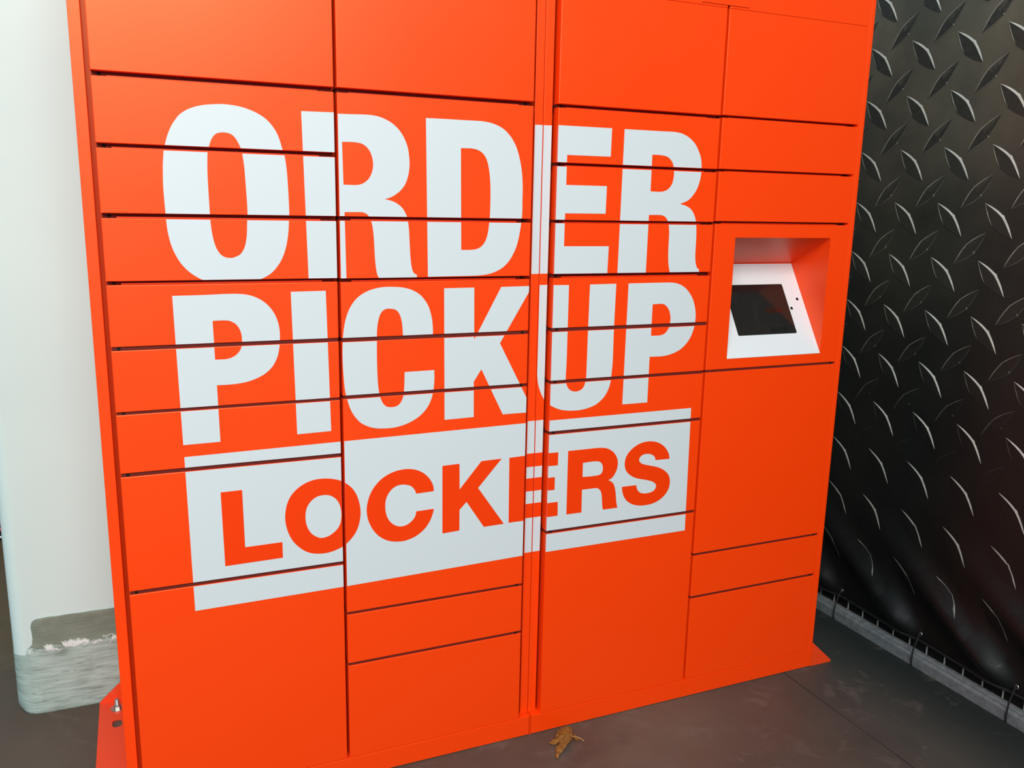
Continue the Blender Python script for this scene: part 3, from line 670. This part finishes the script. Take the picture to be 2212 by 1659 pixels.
slab_on_slope('screen_rect', [(1.561, 0.0676), (1.617, 0.0676), (1.617, 0.0825), (1.561, 0.0825)], 0.0028, 0.00285, M_RECTDARK, 'dim grey rectangle on the screen')
for u, s in ((1.6837, 0.1646), (1.6544, 0.1374)):
    slab_on_slope('sensor_hole', [(u+0.0044*math.cos(2*math.pi*k/16), s+0.0044*math.sin(2*math.pi*k/16)) for k in range(16)], 0.0020, 0.0023, M_DARK)

# floor brackets along the outer sides
def bracket(xc, side, root, bolts):
    """xc: cabinet side, side: -1 left, +1 right"""
    w = 0.0775; t_ = 0.004
    xa, xb = (xc-w, xc) if side < 0 else (xc, xc+w)
    cx = (xa+xb)/2 + 0.0055*(1 if side > 0 else -1)*-1
    hole_y = 0.433
    slot = []
    for k in range(24):
        a = 2*math.pi*k/24
        slot.append(Vector((cx + 0.0115*math.cos(a)*1.0, hole_y + 0.0115*math.sin(a) + (0.007 if math.sin(a) > 0 else -0.007))))
    out = V2((xa, 0.004), (xb, 0.004), (xb, 0.548), (xa, 0.548))
    flat, tris = fill([out, slot])
    bm = bmesh.new(); vs = [bm.verts.new((p.x, p.y, t_)) for p in flat]
    for tt in tris: bm.faces.new([vs[i] for i in tt])
    for f in bm.faces:
        f.normal_update()
        if f.normal.z < 0: f.normal_flip()
    r = bmesh.ops.extrude_face_region(bm, geom=bm.faces[:])
    for v in [g for g in r['geom'] if isinstance(g, bmesh.types.BMVert)]: v.co.z -= t_ - 0.0004
    bmesh.ops.recalc_face_normals(bm, faces=bm.faces[:])
    # upright leg against the cabinet and triangular gussets at both ends
    xs0, xs1 = (xc-0.003, xc-0.0002) if side < 0 else (xc+0.0002, xc+0.003)
    box(bm, xs0, xs1, 0.004, 0.548, t_, w)
    for y0, y1 in ((0.0, 0.004), (0.546, 0.550)):
        pts = [(xc, 0.0004), (xa if side < 0 else xb, 0.0004), (xa if side < 0 else xb, 0.006), (xc, w)]
        a = [bm.verts.new((x, y0, z)) for x, z in pts]; b = [bm.verts.new((x, y1, z)) for x, z in pts]
        fs = [bm.faces.new(a), bm.faces.new(b[::-1])]
        for i in range(4): fs.append(bm.faces.new((a[i], b[i], b[(i+1) % 4], a[(i+1) % 4])))
        bmesh.ops.recalc_face_normals(bm, faces=fs)
    br = rel(from_bm('floor_bracket', bm, M_BRACKET), root); br['label'] = 'orange angle bracket bolted to the floor'
    for by in bolts:
        bm = bmesh.new()
        cyl(bm, (cx, by, t_), 0.0175, 0.0175, 0.0018, 'Z', 28)
        o = from_bm('washer', bm, M_STEEL); o.parent = br
        bm = bmesh.new()
        cyl(bm, (cx, by, t_+0.0018), 0.0095, 0.0095, 0.0085, 'Z', 6)
        cyl(bm, (cx, by, t_+0.0103), 0.0076, 0.0065, 0.0006, 'Z', 20)
        for k in range(9):
            z = t_+0.0105+0.0018*k
            cyl(bm, (cx, by, z), 0.0047, 0.0056, 0.0009, 'Z', 14); cyl(bm, (cx, by, z+0.0009), 0.0056, 0.0047, 0.0009, 'Z', 14)
        o = from_bm('anchor_bolt', bm, M_STEEL); o.parent = br
bracket(-0.0837, -1, left_cab, (0.505,))
bracket(1.7817, 1, right_cab, (0.505,))

# ------------------------------------------------------------------ fence with the printed banner
FX = 2.100
TIES = [0.853, 0.533, 0.213, -0.107, -0.420, -0.740, -1.060, -1.380]
def bump_x(y, z):
    d = 0.0
    for k, ty in enumerate(TIES):
        for (dy, dz, amp, wd, ln) in ((0.861, 0.508, 0.040, 0.030, 0.45), (0.62, 0.78, 0.008, 0.020, 0.25)):
            ry, rz = y-(ty+0.03), z-0.085
            al = ry*dy + rz*dz; pe = -ry*dz + rz*dy
            if al < -0.02: continue
            fade = math.exp(-(al/ln)**2) * min(1.0, (al+0.02)/0.08)
            w = wd*(1+al*1.5)
            d += amp*fade*math.exp(-(pe/w)**2)
    d += 0.002*mnoise.noise(Vector((0, y*3.1, z*3.7)))
    return -d
def hem(y):
    k = min(abs(y-t) for t in TIES)
    return 0.074 + 0.0022*math.cos(math.pi*min(1, k/0.16)) 
Y0, Y1, ZT = -1.62, 1.05, 2.28
banner = thing('banner', 'black banner printed with metal tread plate, hung on the wire fence at right', 'banner', (FX, -0.28, 0))
ny, nz = 130, 96
bm = bmesh.new(); g = []
for i in range(ny+1):
    y = Y0+(Y1-Y0)*i/ny; col = []
    for j in range(nz+1):
        s = (j/nz)**1.35; z = hem(y)+(ZT-hem(y))*s
        col.append(bm.verts.new((FX+bump_x(y, z), y, z)))
    g.append(col)
for i in range(ny):
    for j in range(nz):
        bm.faces.new((g[i][j], g[i][j+1], g[i+1][j+1], g[i+1][j]))
bd = [e for e in bm.edges if e.is_boundary]
r = bmesh.ops.extrude_edge_only(bm, edges=bd)
for v in [q for q in r['geom'] if isinstance(q, bmesh.types.BMVert)]: v.co.x += 0.0012
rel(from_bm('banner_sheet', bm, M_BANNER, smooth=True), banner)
# hem rolled round a black cord
bm = bmesh.new(); tube(bm, [(FX-0.0045+0.4*bump_x(Y0+(Y1-Y0)*k/90, 0.1), Y0+(Y1-Y0)*k/90, hem(Y0+(Y1-Y0)*k/90)+0.001) for k in range(91)], 0.0042, 8)
rel(from_bm('hem_cord', bm, M_BLACK), banner)

# printed lugs: local u = along the fence towards the viewer's right (-y), v = up
def lug_mesh(kind):
    bm = bmesh.new(); L = 0.0648
    n = 28
    def half(w, bumpw, sgn):
        pts = []
        for k in range(n+1):
            t_ = -1+2*k/n
            o_ = w*(1-abs(t_)**1.75)
            o_ += bumpw*math.exp(-((t_-0.03)/0.055)**2)
            pts.append((L*t_, sgn*o_))
        return pts
    def put(p, h, ang):
        a, b = p; ca, sa = math.cos(ang), math.sin(ang)
        u = a*ca - b*sa; v = a*sa + b*ca
        return (-h, -u, v)
    def strip_(pa, pb, h, mi, ang):
        A = [bm.verts.new(put(p, h, ang)) for p in pa]; B_ = [bm.verts.new(put(p, h, ang)) for p in pb]
        for i in range(len(A)-1):
            vs = (A[i], A[i+1], B_[i+1], B_[i])
            if (A[i].co-B_[i].co).length < 1e-7 and (A[i+1].co-B_[i+1].co).length < 1e-7: continue
            try: bm.faces.new(vs).material_index = mi
            except ValueError: pass
    if kind == 'A':      # runs from upper left to lower right, lit along its upper right edge
        ang = math.radians(-45)
        up_ = half(0.0185, 0.0026, 1); lo = half(0.0215, 0.0018, -1)
        strip_(up_, lo, 0.0004, 1, ang)
        wd = [0.0072*(1-abs(-1+2*k/n)**3)*(0.75+0.25*(k/n)) + 0.0022*math.exp(-((-1+2*k/n-0.03)/0.06)**2) for k in range(n+1)]
        strip_(up_, [(p[0], p[1]-w) for p, w in zip(up_, wd)], 0.0006, 0, ang)
        strip_(lo[:15], [(p[0], p[1]+0.0030*math.sin(math.pi*min(1, (k+1)/15))) for k, p in enumerate(lo[:15])], 0.0006, 3, ang)
    else:                # runs from lower left to upper right, thin outline only
        ang = math.radians(45)
        up_ = half(0.0165, 0.0012, 1); lo = half(0.0175, 0.0030, -1)
        strip_(up_, lo, 0.0004, 1, ang)
        mid = [(p[0], (u[1]+l[1])/2) for p, u, l in zip(up_, up_, lo)]
        strip_([(p[0], p[1]-0.003) for p in up_[14:26]], mid[14:26], 0.0005, 2, ang)
        strip_(up_, [(p[0], p[1]-0.0030*(1-abs(-1+2*k/n)**4)*(1.1-0.5*k/n)) for k, p in enumerate(up_)], 0.0006, 3, ang)
        strip_(lo, [(p[0], p[1]+0.0015*(1-abs(-1+2*k/n)**4)) for k, p in enumerate(lo)], 0.0006, 4, ang)
        c = [bm.verts.new(put(p, 0.0007, ang)) for p in ((0.001, -0.019), (0.005, -0.019), (0.004, -0.013), (0.002, -0.013))]
        bm.faces.new(c).material_index = 3
    for f in bm.faces:
        f.normal_update()
        if f.normal.x > 0: f.normal_flip()
    me = bpy.data.meshes.new('tread_lug'); bm.to_mesh(me); bm.free()
    for m in (M_LUG_HI, M_LUG_BODY, M_LUG_MID, M_LUG_LINE, M_LUG_LINE2): me.materials.append(m)
    return me
LA, LB = lug_mesh('A'), lug_mesh('B')
PIT = 0.1525
spots = []
for i in range(-6, 12):
    for j in range(-4, 12):
        spots.append((LA, 0.1235-PIT*i, 1.7775-PIT*j+0.0)); spots.append((LB, 0.1990-PIT*i, 1.8535-PIT*j))
spots = [s for s in spots if Y0+0.06 < s[1] < Y1-0.06 and 0.135 < s[2] < ZT-0.05]
campos = Vector((0, -1.8, 1.3365))
def vis(s):
    y, z = s[1], s[2]
    hid = 0 if y < 0.35 else 5
    return hid + (Vector((FX, y, z))-Vector((FX, -0.1, 1.0))).length
spots.sort(key=vis)
def place_matrix(y, z):
    e = 0.02
    dy = (bump_x(y+e, z)-bump_x(y-e, z))/(2*e); dz = (bump_x(y, z+e)-bump_x(y, z-e))/(2*e)
    ty = Vector((dy, 1, 0)).normalized(); tz = Vector((dz, 0, 1)); tx = ty.cross(tz).normalized(); tz = tx.cross(ty)
    m = Matrix((tx, ty, tz)).transposed().to_4x4()
    m.translation = Vector((FX+bump_x(y, z)-0.0006, y, z)); return m
def bend(me, y, z):
    """vertices of one lug laid on the sheet"""
    out = []
    for v in me.vertices:
        yy, z2 = y+v.co.y, z+v.co.z
        out.append((FX+bump_x(yy, z2)+v.co.x-0.0006, yy, z2))
    return out
rest_v, rest_f, rest_m = [], [], []
n_single = 0
for me, y, z in spots:
    if n_single < 300:
        if z < 0.62 and y < 0.6:      # on the folds: its own mesh, following the cloth
            m2 = me.copy(); pts = bend(me, y, z)
            for v, p in zip(m2.vertices, pts): v.co = (p[0]-FX, p[1]-y, p[2]-z)
            o = bpy.data.objects.new('tread_lug', m2); o.matrix_world = Matrix.Translation((FX, y, z))
        else:
            o = bpy.data.objects.new('tread_lug', me); o.matrix_world = place_matrix(y, z)
        mw = o.matrix_world.copy()
        C.objects.link(o); o.parent = banner
        o.matrix_parent_inverse = Matrix.Translation(-banner.location)
        o.matrix_basis = mw
        n_single += 1
    else:
        k = len(rest_v); rest_v += bend(me, y, z)
        for p in me.polygons: rest_f.append([k+i for i in p.vertices]); rest_m.append(p.material_index)
if rest_v:
    m2 = bpy.data.meshes.new('tread_lug'); m2.from_pydata(rest_v, [], rest_f)
    o = link('tread_lug', m2, [M_LUG_HI, M_LUG_BODY, M_LUG_MID, M_LUG_LINE, M_LUG_LINE2], banner)
    for p, mi in zip(m2.polygons, rest_m): p.material_index = mi
    o.matrix_parent_inverse = Matrix.Translation(-banner.location); o['kind'] = 'stuff'
# ties and grommets
for k, ty in enumerate(TIES):
    if ty > 0.6: continue
    bm = bmesh.new(); rings = []
    for i in range(17):
        a = 2*math.pi*i/16
        rings.append((0, math.cos(a), math.sin(a)))
    zc = 0.098; px = FX+bump_x(ty, zc)-0.0035
    ro, ri = 0.0066, 0.0036
    a_ = [[bm.verts.new((px-h, ty+r_*math.cos(2*math.pi*i/20), zc+r_*math.sin(2*math.pi*i/20))) for i in range(20)] for r_, h in ((ro, 0), (0.0051, 0.0020), (ri, 0))]
    for p, q in zip(a_, a_[1:]):
        for i in range(20):
            j = (i+1) % 20; bm.faces.new((p[i], p[j], q[j], q[i]))
    bmesh.ops.recalc_face_normals(bm, faces=bm.faces[:])
    rel(from_bm('grommet', bm, M_STEEL, smooth=True), banner)
    bm = bmesh.new()
    xf = FX-0.030
    tube(bm, [(FX-0.004, ty, 0.104), (FX-0.010, ty, 0.092), (xf+0.004, ty-0.001, 0.055), (xf-0.001, ty-0.002, 0.020), (xf, ty-0.002, 0.003),
              (xf+0.012, ty-0.002, 0.0022)], 0.0024, 8)
    rel(from_bm('cable_tie', bm, M_BLACK), banner)

fence = thing('wire_fence', 'wire mesh fence with grey foot rail, behind the black banner', 'fence', (2.11, -0.28, 0))
bm = bmesh.new()      # foot rail with a rounded lip on top
prof = [(2.074, 0.0), (2.074, 0.030), (2.0765, 0.034), (2.082, 0.0355), (2.090, 0.0345), (2.093, 0.0375), (2.100, 0.0395), (2.107, 0.0395), (2.110, 0.037), (2.110, 0.0)]
a = [bm.verts.new((x, -1.75, z)) for x, z in prof]; b = [bm.verts.new((x, 1.15, z)) for x, z in prof]
for i in range(len(prof)):
    j = (i+1) % len(prof); bm.faces.new((a[i], b[i], b[j], a[j]))
bm.faces.new(a[::-1]); bm.faces.new(b); bmesh.ops.recalc_face_normals(bm, faces=bm.faces[:])
rel(from_bm('foot_rail', bm, M_GALV), fence)
wbm = bmesh.new(); tube(wbm, [(0, 0, 0.026), (0, 0, 2.30)], 0.0024, 6)
wme = bpy.data.meshes.new('wire'); wbm.to_mesh(wme); wbm.free(); wme.materials.append(M_WIRE)
for k in range(-14, 30):
    y = 0.268-0.0636*k
    if not -1.70 < y < 1.12: continue
    o = bpy.data.objects.new('wire', wme); C.objects.link(o)
    o.location = (2.124, y, 0); o.parent = fence; o.matrix_parent_inverse = Matrix.Translation(-fence.location)
for z in (2.30,):
    bm = bmesh.new(); box(bm, 2.112, 2.136, -1.75, 1.15, z-0.02, z+0.02)
    rel(from_bm('top_rail', bm, M_GALV), fence)
for z in (0.30, 0.90, 1.50, 2.10):
    bm = bmesh.new(); tube(bm, [(2.129, -1.72, z), (2.129, 1.12, z)], 0.0028, 6); rel(from_bm('cross_wire', bm, M_WIRE), fence)
for y in (-1.74, 1.13):
    bm = bmesh.new(); box(bm, 2.112, 2.150, y-0.02, y+0.02, 0.0, 2.32); rel(from_bm('post', bm, M_GALV), fence)
bm = bmesh.new(); box(bm, 2.138, 2.142, -1.70, 1.11, 0.02, 2.28)
rel(from_bm('backing_sheet', bm, M_DWALL), fence)

# ------------------------------------------------------------------ dry leaf
M_LEAF = mat('dry_leaf', (0.30, 0.13, 0.03), 0.75, 0.25)
t = NT(M_LEAF)
lc = t.ramp(t.noise(70, 5, 0.6), [(0.3, (0.13, 0.040, 0.005)), (0.5, (0.21, 0.075, 0.010)), (0.75, (0.28, 0.125, 0.026))])
lc = t.mix(t.rng(t.noise(300, 2), 0.68, 0.72), lc, (0.06, 0.02, 0.008)); t.col(lc)
M_VEIN = mat('leaf_vein', (0.42, 0.24, 0.09), 0.7, 0.2)
leaf_out = [(0.9465,-0.0096),(0.9499,-0.0152),(0.9559,-0.0159),(0.9594,-0.0274),(0.9579,-0.0386),(0.9536,-0.0519),(0.9469,-0.064),(0.9411,-0.0731),
 (0.9331,-0.0828),(0.9231,-0.0884),(0.9156,-0.0933),(0.9027,-0.1007),(0.8892,-0.1078),(0.8779,-0.1186),(0.8725,-0.1096),(0.8779,-0.1087),(0.8841,-0.098),
 (0.8889,-0.0843),(0.9074,-0.0734),(0.8963,-0.0713),(0.8856,-0.0663),(0.882,-0.0593),(0.8959,-0.0535),(0.904,-0.0535),(0.9214,-0.0308),(0.9363,-0.0217)]
LC = Vector((0.9465, -0.0640))
def leaf_h(x, y):
    d = (Vector((x, y))-LC).length
    h = 0.0125 + 0.010*math.sin(min(1, d/0.05)*math.pi)*0.5 - 0.16*max(0, d-0.028)
    h += 0.0018*math.sin(x*300+y*180)+0.0008*math.sin(x*700-y*520)
    return max(0.0012, h)
leaf = thing('leaf', 'small dry brown lobed leaf on the floor against the locker plinth', 'leaf', (0.925, -0.06, 0))
jag_out = []
for k, p in enumerate(leaf_out):
    q = leaf_out[(k+1) % len(leaf_out)]
    a, b = Vector(p), Vector(q); n_ = max(2, int((b-a).length/0.0030))
    nrm = Vector((b.y-a.y, a.x-b.x)).normalized()
    for s in range(n_):
        jag_out.append(a + (b-a)*s/n_ + nrm*(0.0005 if s % 2 else -0.0003)*random.uniform(0.2, 1.3))
flat, tris = fill([jag_out])
bm = bmesh.new(); vs = [bm.verts.new((p.x, p.y, 0)) for p in flat]
for tt in tris:
    try: bm.faces.new([vs[i] for i in tt])
    except ValueError: pass
bmesh.ops.subdivide_edges(bm, edges=bm.edges[:], cuts=3, use_grid_fill=True)
bmesh.ops.triangulate(bm, faces=bm.faces[:])
for v in bm.verts: v.co.z = leaf_h(v.co.x, v.co.y)
for f in bm.faces:
    f.normal_update()
    if f.normal.z < 0: f.normal_flip()
r = bmesh.ops.extrude_face_region(bm, geom=bm.faces[:])
for v in [q for q in r['geom'] if isinstance(q, bmesh.types.BMVert)]: v.co.z -= 0.0004
bmesh.ops.recalc_face_normals(bm, faces=bm.faces[:])
rel(from_bm('blade', bm, M_LEAF), leaf)
for tip in ((0.9475,-0.016), (0.884,-0.060), (0.880,-0.114), (0.957,-0.030)):
    bm = bmesh.new(); pts = []
    for k in range(13):
        q = LC.lerp(Vector(tip), k/12); pts.append((q.x, q.y, leaf_h(q.x, q.y)+0.0002))
    tube(bm, pts, 0.00045, 5); rel(from_bm('vein', bm, M_VEIN), leaf)
bm = bmesh.new(); tube(bm, [(0.9465,-0.0640,0.0125), (0.9540,-0.0650,0.0105), (0.9600,-0.0660,0.0090), (0.9660,-0.0700,0.0070), (0.9725,-0.0800,0.0035)], 0.0011, 7)
rel(from_bm('stem', bm, M_VEIN), leaf)
bm = bmesh.new()     # curled side lobe
cl = [(0.9505,-0.0600,0.012), (0.9575,-0.0517,0.012), (0.9600,-0.0580,0.010), (0.9575,-0.0640,0.009), (0.9665,-0.0680,0.008), (0.9620,-0.0730,0.006), (0.9519,-0.0741,0.007)]
a = [bm.verts.new(p) for p in cl]; b = [bm.verts.new((p[0], p[1], p[2]-0.0006)) for p in cl]
bm.faces.new(a); bm.faces.new(b[::-1])
for i in range(len(cl)): bm.faces.new((a[i], b[i], b[(i+1) % len(cl)], a[(i+1) % len(cl)]))
bmesh.ops.recalc_face_normals(bm, faces=bm.faces[:])
rel(from_bm('curled_lobe', bm, M_LEAF), leaf)

# ------------------------------------------------------------------ what shows past the column at the left edge
M_RED = mat('red_plastic', (0.55, 0.015, 0.03), 0.4, 0.5)
M_RACK = mat('black_rack', (0.01, 0.012, 0.012), 0.6, 0.3)
M_WRAIL = mat('white_rail', (0.75, 0.76, 0.74), 0.5, 0.4)
rack = thing('rack', 'low black rack of red rods with a white front rail, past the column', 'rack', (-0.95, 2.1, 0))
bm = bmesh.new()
box(bm, -1.45, -0.40, 1.93, 1.95, 0.0, 0.30); box(bm, -1.45, -1.43, 1.95, 2.35, 0, 0.30); box(bm, -0.42, -0.40, 1.95, 2.35, 0, 0.30)
box(bm, -1.43, -0.42, 1.95, 2.35, 0.0, 0.010)
rel(from_bm('rack_frame', bm, M_RACK), rack)
bm = bmesh.new(); tube(bm, [(-1.46, 1.915, 0.018), (-0.39, 1.915, 0.018)], 0.0045, 10); rel(from_bm('front_rail', bm, M_WRAIL), rack)
for k in range(9):
    bm = bmesh.new(); z = 0.049+0.027*k
    tube(bm, [(-1.44, 1.918, z), (-0.41, 1.918, z)], 0.0085, 12); rel(from_bm('red_rod', bm, M_RED), rack)
